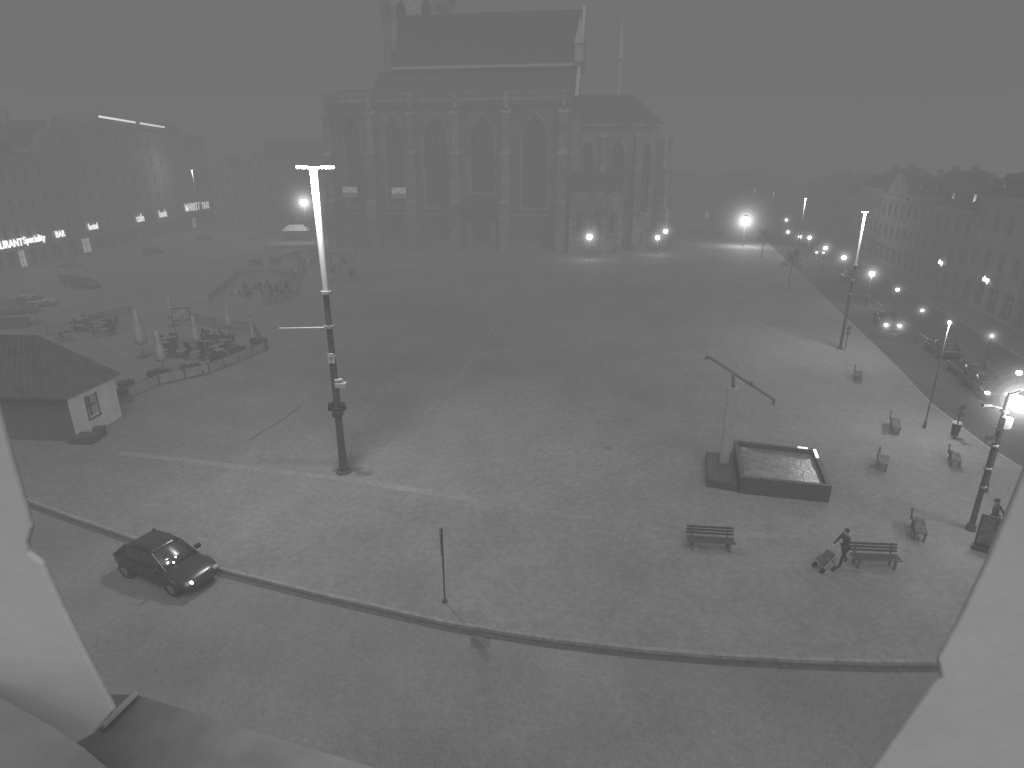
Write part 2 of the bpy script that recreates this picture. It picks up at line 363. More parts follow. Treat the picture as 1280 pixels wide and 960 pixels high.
W.obj('nave_walls',m_stone,cath); CW.obj('choir_walls',m_stone2,cath); T.obj('tracery',m_lead,cath); GL.obj('windows',m_glass,cath)
B.obj('buttresses',stone('buttress_stone',.25,1,.55,.2),cath); P.obj('stone_trim',m_stone2,cath); RF.obj('roofs',m_slate,cath); GU.obj('gutters_and_coping',m_gutter,cath)
# ------------------------------------------------------------------ houses
def house(name,p0,p1,h,floors,bays,depth=12,roof='side',c=.3,lit=(),sign=None,z0=GZ,rh=4.5,tk=1.2):
    p0=Vector(p0);p1=Vector(p1);d=p1-p0;L=d.length-.06; e=empty(name,(p0.x,p0.y,z0),math.atan2(d.y,d.x))
    wm=mat('plaster_%.2f'%c,c,.9,.3,.3,bump=.15)
    fh=(h-.6)/floors; w=M();gl=M();fr=M();tr=M();rf=M();li=M(); holes=[]; bw=L/bays
    for f in range(floors):
        for b_ in range(bays):
            cx=bw*(b_+.5)
            if f==0:
                ww=bw*.66; a,bz,t=cx-ww/2,.5,min(3.1,fh*.82)
                if b_==bays//2: bz=.02; 
            else: ww=min(1.25,bw*.45); a,bz,t=cx-ww/2,f*fh+.9,f*fh+.9+min(1.9,fh*.58)
            holes.append([(a,bz),(a+ww,bz),(a+ww,t),(a,t)])
            tgt=li if (f,b_) in lit else gl
            tgt.add([(a-.05,.26,bz-.02),(a+ww+.05,.26,bz-.02),(a+ww+.05,.26,t+.05),(a-.05,.26,t+.05)],[(0,1,2,3)])
            fr.b(cx-.04,cx+.04,.18,.24,bz,t); zz=bz+(t-bz)*.66; fr.b(a,a+ww,.175,.235,zz-.04,zz+.04)
            for xx in(a+.04,a+ww-.04): fr.b(xx-.04,xx+.04,.17,.245,bz,t)
            if f>0:
                tr.b(a-.18,a+ww+.18,-.14,.02,bz-.16,bz-.02); tr.b(a-.14,a+ww+.14,-.1,.02,t+.03,t+.22)
                tr.b(a-.16,a-.02,-.06,.02,bz,t);tr.b(a+ww+.02,a+ww+.16,-.06,.02,bz,t)
    w.wall(0,L,0,h,holes,0,.26)
    w.b(0,.3,.01,depth,0,h);w.b(L-.3,L,.01,depth,0,h);w.b(.3,L-.3,depth-.3,depth,0,h)
    tr.b(-.0,L,-.22,.02,fh-.35,fh-.02); tr.b(0,L,-.45,.02,h-.35,h+.05); tr.b(0,L,-.28,.02,h-.62,h-.36); tr.b(0,L,-.08,.02,0,.45)
    if roof=='side':
        rf.prismX([(-.5,h+.06),(depth*.45,h+rh),(depth+.3,h+.06)],0,L)
        for k in range(max(1,bays//2)):
            x=L*(k+.5)/max(1,bays//2); rf.prismY([(x-.7,h+rh*.2),(x+.7,h+rh*.2),(x+.7,h+rh*.5),(x,h+rh*.68),(x-.7,h+rh*.5)],.6,depth*.3)
            gl.b(x-.4,x+.4,.57,.61,h+rh*.25,h+rh*.48)
    elif roof=='flat':
        w.b(0,L,.0,.3,h+.05,h+1.0); rf.b(.3,L-.3,.3,depth,h-.1,h+.2); w.b(L*.2,L*.8,2,depth,h+.2,h+3.2)
    else:
        g=[(0,h+.05),(L,h+.05)]
        for t in range(9):
            u=t/8; g.append((L*(1-.34*u-.05*math.sin(u*math.pi*2)),h+.05+rh*.62*u))
        g+= [(L*.66,h+rh*.7)]
        for t in range(9): a=math.pi*t/8; g.append((L*.5+L*.15*math.cos(a),h+rh*.72+rh*.3*math.sin(a)))
        g+= [(L*.34,h+rh*.7)]
        for t in range(8,-1,-1):
            u=t/8; g.append((L*(.34*u+.05*math.sin(u*math.pi*2)),h+.05+rh*.62*u))
        w.prismY(g[:-1],0,.4); rf.prismY([(0.2,h+.06),(L-.2,h+.06),(L*.5,h+rh*.9)],.42,depth)
        gl.b(L*.5-.5,L*.5+.5,-.03,.0,h+rh*.25,h+rh*.55); tr.b(L*.33,L*.67,-.2,-.01,h+rh*.64,h+rh*.7)
    for x in(L*.22,L*.8):
        w.box(x,depth*.42,h+rh*.9,.9,.7,2.2 if roof!='flat' else .5)
    w.obj('walls',wm,e); gl.obj('window_glass',m_glass,e); fr.obj('window_frames',m_frame,e); tr.obj('trim',mat('trim_%.2f'%(c*tk),c*tk,.8,.15,1),e); rf.obj('roof',m_slate,e)
    if li.v: li.obj('lit_windows',mat('lit_shopfront',.8,.5,.3,1.2,emit=.7),e)
    if sign:
        for (txt,x,z,s) in sign:
            cu=bpy.data.curves.new('sign_text','FONT'); cu.body=txt; cu.size=s; cu.extrude=.05; cu.offset=.03; cu.align_x='CENTER'
            o=bpy.data.objects.new('lit_shop_sign',cu); S.collection.objects.link(o); cu.materials.append(m_soft)
            o.location=(L*x,-.35,z); o.rotation_euler=(R(90),0,0); o.parent=e
    return e,L
WA=(-80,88); WB=(-92,193)
def w_(px): return colpt(px,WA,WB)
house('corner_town_house',w_(-130),w_(-20),17,4,6,c=.28)
house('shop_town_house',w_(-20),w_(66),17.5,4,6,c=.3,lit=((0,3),),sign=[('RESTAURANT',.3,3.9,1.7),('Speciality',.78,4.1,1.6)])
house('gabled_town_house',w_(66),w_(150),19,4,5,roof='gable',c=.27,lit=((0,2),),sign=[('BAR',.15,4.2,1.6),('hotel',.62,4.6,1.7)],rh=6)
e,L=house('office_block',w_(150),w_(272),24.5,6,12,roof='flat',c=.22,lit=((0,8),),sign=[('cafe',.18,4.6,2.4),('bank',.38,4.8,2.4),('MARKET',.70,5.2,2.9),('TAXI',.86,5.2,2.7)])
NS=M(); NS.b(L*.06,L*.32,.5,.65,26.2,26.6); NS.b(L*.36,L*.58,.5,.65,26.2,26.6); NS.obj('roof_neon_strip',m_soft,e)
def nx(px,Y): return ((px-640)/F*(Y*cp+CAMH*sp),Y)
house('baroque_gabled_house',nx(272,193),nx(305,193),15,4,4,roof='gable',c=.33,rh=6)
house('narrow_gabled_house',nx(305,193),nx(338,193),15.5,4,4,roof='gable',c=.27,rh=6)
house('long_town_house',nx(338,193),nx(415,193),19,4,7,c=.24,rh=6)
for a,b_,h,c,rf_ in((826,872,11.5,.24,'side'),(872,910,10.6,.28,'side'),(910,955,12,.22,'side'),(955,998,11,.26,'gable')):
    house('distant_town_house',nx(a,216),nx(b_,216),h,3,5,c=c,roof=rf_,lit=((0,1),) if a in(872,) else (),rh=4)
house('far_hall',nx(700,240),nx(826,240),12,3,9,c=.25)
cuts=[998,1022,1042,1064,1090,1118,1150,1196,1262,1360,1480]
hs=[11,12,10.5,12.5,11.5,12,11,12.8,12,12.5]; rs=['side','gable','side','side','gable','side','side','side','side','side']
for i in range(len(cuts)-1):
    a=colpt(cuts[i],E_A,E_B); b_=colpt(cuts[i+1],E_A,E_B); ln=math.hypot(a[0]-b_[0],a[1]-b_[1])
    house('town_house',a,b_,hs[i],3,max(3,int(ln/3.2)),c=[.16,.18,.17,.14,.18,.16,.17,.2,.15,.16][i],roof=rs[i],rh=3.6,depth=11,sign=[('shop',.5,3.6,.8)] if i in(6,7) else None,tk=1.1)
# ------------------------------------------------------------------ lamps
def mast(name,base,h,power=1800,detail=False,pole_glow=9,rot=0):
    e=empty(name,base,rot)
    p=M(); p.tube((0,0,0),(0,0,h*.42),.20 if detail else .14,.17 if detail else .11,14); p.tube((0,0,h*.42),(0,0,h*.63),.155 if detail else .1,.14 if detail else .09,14)
    p.tube((0,0,0),(0,0,.12),.42 if detail else .3,.38 if detail else .25,16)
    p.obj('pole',m_metal,e)
    r=M()
    for z in(h*.42,h*.52,h*.63): r.tube((0,0,z-.07),(0,0,z+.07),.25 if detail else .16,n=16)
    r.tube((-.75 if detail else -.3,0,h),(.95 if detail else .3,0,h),.05 if detail else .03,n=8)
    if detail: r.box(-.5,0,h+.02,.5,.22,.1); r.box(.7,0,h+.02,.6,.22,.1)
    r.obj('collars_and_head',mat('collar_metal',.22,.5,.2,5),e)
    nm='lit_pole_paint_%g_%g'%(round(h,1),pole_glow)
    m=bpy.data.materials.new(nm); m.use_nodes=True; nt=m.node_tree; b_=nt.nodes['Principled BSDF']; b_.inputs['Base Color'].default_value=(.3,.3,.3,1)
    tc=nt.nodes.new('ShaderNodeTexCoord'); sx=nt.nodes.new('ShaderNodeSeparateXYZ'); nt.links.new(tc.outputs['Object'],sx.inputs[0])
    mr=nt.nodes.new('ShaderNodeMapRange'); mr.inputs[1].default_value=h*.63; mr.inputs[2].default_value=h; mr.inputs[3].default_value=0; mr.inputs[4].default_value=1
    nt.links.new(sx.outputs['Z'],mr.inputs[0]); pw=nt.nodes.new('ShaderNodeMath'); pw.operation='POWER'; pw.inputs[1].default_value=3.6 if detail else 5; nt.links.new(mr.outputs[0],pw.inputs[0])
    ml=nt.nodes.new('ShaderNodeMath'); ml.operation='MULTIPLY_ADD'; ml.inputs[1].default_value=pole_glow; ml.inputs[2].default_value=.08 if detail else .02; nt.links.new(pw.outputs[0],ml.inputs[0])
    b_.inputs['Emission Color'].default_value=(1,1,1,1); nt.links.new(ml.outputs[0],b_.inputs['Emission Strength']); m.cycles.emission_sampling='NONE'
    t=M(); t.tube((0,0,h*.63+.07),(0,0,h-.05),.135 if detail else .09,.165 if detail else .1,14); t.obj('painted_lit_pole',m,e)  # light falling on the upper pole, painted as emission fading downward
    if power: plight('lamp_light',e,(0,-.9,h-.3),power,.35)
    return e
base=G(430,590); hm=HT(213,base.y)
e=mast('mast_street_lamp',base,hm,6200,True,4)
x=M(); x.tube((-.0,0,8.05),(-2.6,.25,7.95),.045,.03,8); x.obj('side_arm',m_light,e)
x=M(); x.box(.33,-.1,5.05,.55,.34,.26); x.box(.2,-.1,5.3,.3,.3,.16); x.tube((.1,-.1,5.2),(.45,-.1,5.35),.06,n=8); x.obj('camera_box',m_light,e,bevel=.03)
x=M(); x.box(.0,-.05,3.72,.9,.36,.16); x.box(.0,-.05,3.45,.5,.42,.3); x.box(-.3,-.1,3.95,.22,.3,.3); x.box(.28,-.1,3.95,.25,.3,.24); x.obj('loudspeakers_and_box',m_dark,e,bevel=.03)
x=M(); x.box(0,-.2,6.5,.34,.06,.5); x.obj('number_plate',m_light,e)
x=M(); x.box(0,0,.7,.36,.36,1.1); x.obj('service_hatch',m_metal,e,bevel=.03)
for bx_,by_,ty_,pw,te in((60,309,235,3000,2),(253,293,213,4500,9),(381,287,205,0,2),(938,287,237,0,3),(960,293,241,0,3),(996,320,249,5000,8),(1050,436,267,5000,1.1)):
    b0=G(bx_,by_); mast('added_kerb_lamp',b0,max(7,HT(ty_,b0.y)),pw,pole_glow=te)
def lantern(px,py,z=4.5,r=.3,power=250,hal=0,hk=1,name='street_lantern',strong=False,gz=GZ,pr=1):
    p=G(px,py,z); e=empty(name,(p.x,p.y,gz)); z-=gz
    m=M(); m.tube((0,0,0),(0,0,.5),.13*pr,.09*pr,10); m.tube((0,0,.5),(0,0,z-r*1.2),.055*pr,.04*pr,8); m.tube((0,0,z+r*.95),(0,0,z+r*1.5),r*.9,.03,8); m.tube((0,0,z-r*1.3),(0,0,z-r*1.0),.05,r*.6,8); m.obj('post_and_cap',m_metal,e)
    m=M(); m.ball((0,0,z),r,n=14,m=8); m.obj('globe',m_bulbx if strong else m_bulb,e,smooth=True)
    if power: plight('lamp_light',e,(0,-r*1.6,z-r),power,.2)
    if hal: halo(e,(0,0,z),hal,hk)
    return e
lantern(380,253,9,.75,4500,6.5,1.8,strong=True)
lantern(737,296,4.2,.5,600,3.2,2.2,strong=True)
lantern(822,297,3.4,.42,600,2.8,2.0); lantern(832,289,4.0,.45,0,2.8,2.0)
lantern(932,276,5.5,.9,10000,7.5,1.8,strong=True)
for px,py,z,r,s in((983,275,5,.28,0),(985,290,3,.3,0),(1000,296,3,.3,0),(1012,297,4,.32,1),(1032,310,4,.28,0),(1055,322,4,.28,0),(1090,342,4,.28,1),(1122,362,4,.16,0),(1153,388,3.2,.12,0),(835,260,6,.25,0),(1240,420,3.6,.08,0)):
    lantern(px,py,z,r,600 if s else 0,2.2 if r>.25 else 1.1,1.8)
lantern(1187,403,7.0,.1,2400,.6,1.6,name='added_kerb_lamp',pr=.8)  # post and strong light added to throw the walker's shadow
b0=G(1213,662); e=empty('added_kerb_lamp',b0)
m=M(); m.tube((0,0,0),(0,0,.3),.22,.17,14); m.tube((0,0,.3),(0,0,6.6),.12,.085,12); m.tube((0,0,6.55),(.35,-.1,6.75),.05,n=8); m.obj('pole',m_metal,e)
m=M(); 
for z in(2.2,3.1,4.2,5.0,5.8): m.tube((0,0,z-.05),(0,0,z+.05),.16,n=12)
m.box(.05,-.2,5.35,.35,.25,.5); m.box(-.25,0,4.5,.4,.12,.3); m.tube((0,0,5.9),(-.7,.1,6.05),.035,n=6); m.box(-.75,.1,6.05,.35,.16,.12); m.obj('brackets',MC['collar_metal'],e,bevel=.015)
m=M(); m.ball((.55,-.1,6.3),.3,n=16,m=10); m.obj('lamp_globe',m_bulbx,e,smooth=True)
m=M(); m.tube((.55,-.1,6.57),(.55,-.1,6.74),.26,.08,12); m.obj('lamp_cap',m_dark,e)
plight('lamp_light',e,(.5,-.55,6.0),600,.2); halo(e,(.55,-.1,6.3),2.2,3.0)
lantern(1274,466,6.5,.12,0,.7,1.5)
# ------------------------------------------------------------------ boxes on posts near the cathedral
for px,py in((438,240),(499,241)):
    p=onY(px,py,118); e=empty('projector_box_on_post',(p.x,118,GZ)); zz=p.z-GZ
    m=M(); m.tube((0,.3,0),(0,.3,zz+.6),.08,.06,10); m.obj('post',m_metal,e)
    m=M(); m.b(-1.4,1.4,-.3,.2,zz-1.0,zz+1.0); m.obj('housing',mat('housing_grey',.45,.7,.1,1),e,bevel=.05)
    m=M(); m.b(-1.25,1.25,-.36,-.31,zz-.1,zz+.85); m.obj('front_panel',mat('panel_white',.75,.6,.1,1,emit=.25),e)
    m=M()
    m.tube((-1.1,-.38,zz+.8),(0,-.38,zz),.04,n=5); m.tube((1.1,-.38,zz+.8),(0,-.38,zz),.04,n=5); m.obj('braces',m_metal,e)
# ------------------------------------------------------------------ car
def car(loc,heading,paint=.03,on=False,name='parked_car',hal=0):
    e=empty(name,loc,heading)
    pm=mat('car_paint_%.2f'%paint,paint,.25,.08,3,spec=.5)
    body=M(); secs=[]
    st=[(-2.18,.70,.42,.72),(-2.10,.80,.30,.90),(-1.75,.87,.24,.97),(-1.0,.89,.2,.96),(0,.90,.2,.94),(.85,.90,.2,.93),(1.35,.88,.22,.86),(1.85,.84,.24,.76),(2.1,.76,.28,.66),(2.2,.62,.36,.56)]
    for x,w,zb,zt in st:
        h=zt-zb
        half=[(w*.8,zb),(w*.98,zb+h*.18),(w,zb+h*.5),(w*.96,zb+h*.78),(w*.84,zt)]
        secs.append([(x,y,z) for y,z in half]+[(x,0,zt+.02)]+[(x,-y,z) for y,z in half[::-1]]+[(x,0,zb)])
    body.loft(secs); body.obj('body',pm,e,smooth=True,sub=1)
    cab=M(); cs=[]
    for z,x0,x1,w in((.86,-1.95,1.02,.80),(1.1,-1.72,.62,.75),(1.33,-1.42,.22,.66),(1.41,-1.2,.0,.60)):
        cs.append([(x0,-w,z),(x0*.3+x1*.7,-w*1.02,z),(x1,-w*.85,z),(x1+.06,0,z),(x1,w*.85,z),(x0*.3+x1*.7,w*1.02,z),(x0,w,z),(x0-.05,0,z)])
    cab.loft(cs); cab.obj('glasshouse',m_glass,e,smooth=True)
    rf=M(); rf.loft([[(x,-w,z0),(x,-w*.6,z1),(x,w*.6,z1),(x,w,z0),(x,0,z0-.05)] for x,w,z0,z1 in((-1.42,.60,1.34,1.36),(-1.1,.635,1.40,1.455),(-.5,.64,1.42,1.475),(0,.62,1.40,1.45),(.18,.58,1.36,1.375))]); rf.obj('roof',pm,e,smooth=True)
    pl=M()
    for s in(-1,1):
        pl.tube((1.02,s*.72,.88),(.16,s*.60,1.40),.035,n=6); pl.tube((-1.92,s*.79,.9),(-1.38,s*.62,1.38),.06,n=6); pl.tube((-.45,s*.82,.9),(-.5,s*.66,1.4),.035,n=6)
        pl.box(.72,s*.95,.98,.16,.2,.13); 
    pl.obj('pillars_and_mirrors',pm,e)
    wh=M();rm=M();ar=M()
    for x in(-1.35,1.38):
        for s in(-1,1):
            ar.tube((x,s*.74,.34),(x,s*.893,.34),.385,n=20)
            wh.tube((x,s*.68,.32),(x,s*.91,.32),.32,n=20); rm.tube((x,s*.9,.32),(x,s*.925,.32),.2,.17,n=10)
            for k in range(5):
                a=k*2*math.pi/5; rm.tube((x,s*.925,.32),(x+.2*math.cos(a),s*.92,.32+.2*math.sin(a)),.025,n=5)
    ar.obj('wheel_arches',m_dark,e); wh.obj('tyres',m_rub,e,bevel=.03); rm.obj('rims',mat('rim_grey',.14,.4,.1,4),e)
    hl=M(); 
    for s in(-1,1): hl.ball((2.06,s*.6,.60),.14,1,1.1,.65)
    hl.obj('headlights',m_bulbx if on else mat('headlight_glass',.3,.15,.1,4,spec=.6),e,smooth=True)
    tl=M()
    for s in(-1,1): tl.ball((-2.08,s*.68,.78),.13,.7,1,.9)
    tl.obj('tail_lights',mat('tail_light_lens',.15,.3,.1,4),e,smooth=True)
    d=M(); d.b(2.12,2.235,-.42,.42,.36,.48); d.b(-2.22,-2.14,-.26,.26,.5,.62); d.obj('grille_and_plate',m_dark,e)
    if on:
        for s in(-1,1):
            if hal: halo(e,(2.3,s*.6,.6),hal,1.8)
        plight('headlamp_beam',e,(2.45,0,.65),200,.15,'SPOT',(R(82),0,R(-90)),70)
    return e
pc=car((-14.0,20.9,0),R(-25),.035,False,'parked_car')
m=M(); m.ball((2.12,-.55,.62),.075); m.ball((2.12,.62,.62),.05); m.obj('parking_lights',m_bulb,pc,smooth=True)
m=M(); m.b(.55,.62,-.38,-.12,1.06,1.12); m.ball((.75,-.42,1.03),.04); m.ball((.72,-.05,1.05),.035); m.ball((.85,-.25,.985),.035); m.obj('windscreen_painted_glints',m_bulb,pc)  # reflections on the windscreen, painted as small glowing pieces
kd=Vector((60.9-32.2,150-48.6)).normalized(); hd=math.atan2(kd.y,kd.x)
for px,py,pt,on,dirn,hal in((1107,408,.08,True,1,1.5),(1228,490,.05,True,1,.7),(1176,443,.05,False,0,0),(1060,350,.08,False,0,0),(1022,318,.2,True,1,1.5),(1005,306,.08,False,1,0),(1207,470,.08,False,0,0)):
    p=G(px,py,0); car((p.x,p.y,0),hd+math.pi*dirn,pt,on,'driving_car' if on else 'parked_car',hal=hal)
for px,py,a,pt in((108,360,-20,.08),(20,392,30,.12),(45,383,25,.3),(192,318,60,.06),(160,300,70,.2),(255,300,80,.1),(490,302,0,.3),(616,303,0,.08),(870,292,60,.1),(900,293,60,.1)):
    p=G(px,py); car((p.x,p.y,GZ),R(a),pt)
# ------------------------------------------------------------------ fountain
e=empty('modern_fountain')
q=[(11.5,27.3),(15.6,26.35),(16.85,30.6),(12.7,31.8)]
def lerp(a,b_,t): return (a[0]+(b_[0]-a[0])*t,a[1]+(b_[1]-a[1])*t)
def inset(q,k):
    c=(sum(p[0] for p in q)/4,sum(p[1] for p in q)/4); return [lerp(p,c,k) for p in q]
qi=inset(q,.1); rim=M()
for i in range(4):
    a,b_,c,d=q[i],q[(i+1)%4],qi[(i+1)%4],qi[i]; rim.prism([a,b_,c,d],GZ,GZ+.92)
rim.obj('basin_walls',mat('dark_granite',.075,.6,.3,6),e)
m=M(); m.prism(inset(q,.105),GZ,GZ+.5); m.obj('basin_floor',mat('basin_stone',.25,.6,.4,1.5),e)
m=M(); m.prism(inset(q,.102),GZ+.62,GZ+.64)
m.obj('water',mat('fountain_water',.19,.3,.4,1.6,spec=.3,bump=.3,bscale=5),e)
m=M(); m.prism([(10.1,28.0),(11.45,27.4),(12.4,30.9),(11.0,31.3)],GZ,GZ+.45); m.obj('side_plinth',MC['dark_granite'],e,bevel=.02)
m=M(); px_,py_=11.55,29.9
m.loft([[(px_-w,py_-.12,z),(px_+w,py_-.12,z),(px_+w,py_+.12,z),(px_-w,py_+.12,z)] for w,z in((.22,.5),(.24,2.2),(.26,4.3),(.28,4.9))])
m.obj('pillar',mat('gilded_metal',.36,.5,.15,3,metal=.1),e,bevel=.02)
m=M(); m.tube((px_,py_,4.9),(px_-.1,py_,5.6),.09,.07,8)
m.tube((10.45,31.0,6.25),(13.35,29.0,4.55),.08,.06,8); m.tube((13.35,29.0,4.6),(13.35,29.0,4.25),.08,.05,8); m.tube((10.45,31.0,6.25),(10.3,31.1,6.1),.12,.05,8)
m.box(12.3,29.75,5.2,.3,.25,.15,R(-35)); m.obj('spout_beam',mat('gilded_dark',.13,.5,.2,4),e)
cr=lerp(q[2],q[1],.18)
m=M(); m.box(cr[0]-.12,cr[1]+.1,GZ+.96,.14,1.0,.07,R(-17)); m.box(cr[0]-.5,cr[1]+.85,GZ+.95,.5,.12,.05,R(-17)); m.obj('bright_rim_strips',mat('bright_strip',.8,.5,0,1,emit=1.5),e)  # glowing strips at the bright corner of the basin rim
m=M(); m.ball((12.9,30.9,.8),.3,1,1,.6); m.ball((12.6,30.2,.78),.2); m.obj('basin_stones',m_conc,e,smooth=True)
# ------------------------------------------------------------------ benches
def bench(px,py,rot,L=1.8):
    p=G(px,py); e=empty('park_bench',p,R(rot)); s=M()
    for k in range(4): s.box(0,-.2+k*.13,.46,L,.1,.04)
    s.obj('seat',m_wood,e,bevel=.008)
    b_=M()
    for k in range(3): b_.box(0,.28+k*.035,.6+k*.13,L,.035,.1)
    b_.obj('backrest',m_wood,e,bevel=.008)
    l=M()
    for x in(-L*.38,L*.38):
        l.box(x,-.18,.22,.08,.08,.44); l.box(x,.2,.22,.08,.08,.44); l.box(x,0,.42,.08,.5,.05); l.box(x,.3,.68,.06,.06,.6)
    l.obj('legs',mat('bench_iron',.12,.7,.2,8),e,bevel=.01); return e
bench(887,686,-6,2.0); bench(1092,708,-4,1.9); bench(1147,668,62,1.5); bench(1103,584,55,1.4); bench(1192,580,60,1.3); bench(1118,537,62,1.9); bench(1072,474,60,1.8)
# ------------------------------------------------------------------ sign post (sign seen edge on)
b0=G(556,752); e=empty('traffic_sign',b0,0)
hh=HT(660,b0.y)-GZ
m=M(); m.tube((0,0,0),(0,0,hh),.035,n=10); m.tube((0,0,0),(0,0,.08),.12,.08,12); m.obj('post',m_metal,e)
m=M(); m.tube((-.05,-.03,hh-.33),(-.075,-.03,hh-.33),.32,n=28); m.box(-.063,0,hh-.85,.02,.5,.3); m.obj('plates',mat('sign_back',.10,.5,.1,5),e)
e.rotation_euler=(0,0,R(10))
def bin_(px,py):
    e=empty('litter_bin',G(px,py)); m=M(); m.tube((0,0,.15),(0,0,.85),.2,.24,14); m.tube((0,0,0),(0,0,1.15),.035,n=8); m.obj('bin',m_dark,e)
    m=M(); m.tube((0,0,.95),(0,0,1.05),.27,.2,14); m.obj('lid',m_light,e)
bin_(1192,547)
for px,py,h in((1186,549,2.3),(1050,437,2.2)):
    e=empty('traffic_sign',G(px+6,py)); m=M(); m.tube((0,0,0),(0,0,h),.04,n=8); m.obj('post',m_metal,e); m=M(); m.tube((0,-.04,h-.2),(0,-.07,h-.2),.22,n=20); m.box(0,-.05,h-.65,.4,.02,.25); m.obj('plates',MC['sign_back'],e)
p=G(1228,688); e=empty('advertising_stand',p,R(-35)); m=M(); m.box(0,0,.95,.7,.12,1.5); m.box(0,0,.1,.8,.4,.15); m.obj('board',m_dark,e,bevel=.03)
m=M(); m.box(0,-.075,1.0,.58,.02,1.25); m.obj('poster',mat('poster_paper',.12,.8,.6,3),e)
# ------------------------------------------------------------------ hut at the left
p=G(97,552); e=empty('market_hut',(p.x,p.y,GZ),R(-4)); LX=14; DY=4.0; HZ=2.9
w=M()
t=M(); t.wall(0,DY,0,HZ,[[(1.3,1.0),(2.2,1.0),(2.2,2.35),(1.3,2.35)]],0,.2)
w.add([(-v[1],v[0],v[2]) for v in t.v],t.f)
w.obj('end_wall',m_cream,e)
w=M(); w.b(-LX,-.01,0,.2,0,HZ); w.b(-LX,-.01,DY-.2,DY,0,HZ); w.b(-LX,-LX+.2,.2,DY-.2,0,HZ); w.obj('side_walls',mat('hut_boards',.12,.8,.3,4),e)
m=M(); m.b(-.25,-.2,1.25,2.25,.95,2.4); m.obj('window_glass',mat('hut_glass',.25,.4,.3,2),e)
m=M(); m.b(-.18,-.12,1.72,1.78,1.0,2.35); m.b(-.18,-.12,1.3,2.2,1.65,1.7)
for a in(1.25,2.2): m.b(-.02,.04,a,a+.07,.95,2.4)
m.b(-.02,.08,1.2,2.3,.88,.96); m.obj('window_frame',m_dark,e)
m=M(); m.add([(.35,-.4,HZ),(.35,DY+.4,HZ),(-LX-.3,DY+.4,HZ),(-LX-.3,-.4,HZ),(-3.2,DY/2+.6,HZ+3.0),(-LX+2,DY/2+.6,HZ+3.0)],[(0,1,4),(1,2,5,4),(2,3,5),(3,0,4,5),(3,2,1,0)]); m.obj('roof',mat('shingle_roof',.075,.9,.3,2,bump=.5,bscale=5),e)
m=M()
for k in range(28): m.tube((-LX+k*.5,-.38,HZ+.02),(-LX+2+k*.34,DY/2+.55,HZ+3.0),.02,n=5)
m.b(-LX,.4,-.46,-.38,HZ-.1,HZ+.04); m.obj('roof_battens',MC['shingle_roof'],e)
m=M(); m.b(-.2,1.2,-.4,.5,0,.45); m.box(.8,.9,.3,.6,.5,.6,.4); m.obj('crates',m_wood,e)
# ------------------------------------------------------------------ terraces
def umbrella(px,py,h,s=1.0):
    e=empty('closed_umbrella',G(px,py)); m=M(); m.tube((0,0,0),(0,0,h),.035,n=8); m.box(0,0,.06,.8,.8,.12); m.obj('pole_and_base',m_metal,e)
    c=M(); secs=[]
    N=16
    for z,r in((.95,.24),(1.25,.30),(1.7,.26),(2.2,.20),(2.35,.15),(2.5,.19),(3.0,.12),(3.4,.03)):
        z=z*h/3.5; secs.append([(r*s*(1+.28*math.cos(8*2*math.pi*i/N))*math.cos(2*math.pi*i/N),r*s*(1+.28*math.cos(8*2*math.pi*i/N))*math.sin(2*math.pi*i/N),z) for i in range(N)])
    c.loft(secs); c.obj('folded_canopy',m_canvas,e,smooth=True)
for px,py,h,s in((205,466,3.7,1.1),(217,408,3.4,1.0),(248,440,3.6,1.1),(288,420,3.3,1.0),(180,446,4.4,1.4),(318,436,3.2,.5)): umbrella(px,py,h,s)
def shrubs(m,c,r,n=160):
    for i in range(n):
        a=random.uniform(0,6.28); t=math.acos(random.uniform(-1,1)); rr=r*random.uniform(.4,1)**.5
        p=Vector((c[0]+rr*math.sin(t)*math.cos(a),c[1]+rr*math.sin(t)*math.sin(a),c[2]+rr*math.cos(t)*.9)); s=random.uniform(.05,.12)
        u=Vector((random.gauss(0,1),random.gauss(0,1),random.gauss(0,1))).normalized(); v=u.orthogonal().normalized()*s; u=u*s
        m.add([p-u,p+v*.6,p+u,p-v*.6],[(0,1,2,3)])
def planter(px,py,w=1.0,rot=0):
    e=empty('planter_with_shrub',G(px,py),R(rot)); m=M(); m.box(0,0,.25,w,.5,.5,0,1.06); m.obj('box',mat('planter_box',.12,.8,.2,4),e,bevel=.02)
    m=M()
    for k in range(max(1,int(w/.45))): shrubs(m,(-w/2+.25+k*.45,0,.75+random.uniform(-.05,.15)),.34)
    m.obj('shrub',m_leaf,e)
for px,py,w,r in((242,470,1.6,20),(200,478,1.4,25),(163,492,1.2,30),(300,447,1.6,25),(325,436,1.4,20),(275,458,1.4,20),(345,330,2,10),(370,322,2,0),(392,318,2,0),(320,332,2,10),(430,330,1.6,-40),(440,345,1.6,-60),(150,505,1.6,35),(120,525,1.2,0)): planter(px,py,w,r)
def fence(pts,h=1.0,name='terrace_fence'):
    P_=[G(*p) for p in pts]; 
    e=empty(name,(0,0,0)); f=M(); g2=M()
    for i in range(len(P_)-1):
        a,b_=P_[i],P_[i+1]; d=b_-a; L=d.length; n=max(1,int(L/1.6)); ang=math.atan2(d.y,d.x)
        for k in range(n+1): c=a+d*k/n; f.tube((c.x,c.y,GZ),(c.x,c.y,GZ+h),.03,n=6)
        for k in range(n):
            c=a+d*((k+.5)/n); g2.box(c.x,c.y,GZ+h*.52,L/n-.12,.03,h*.72,ang); f.box(c.x,c.y,GZ+h*.93,L/n,.045,.04,ang)
    f.obj('posts_and_rail',m_metal,e); g2.obj('panels',mat('fence_panels',.26,.6,.25,1.5),e)
fence([(160,500),(200,482),(262,468),(332,440),(318,415),(270,410),(225,398)])
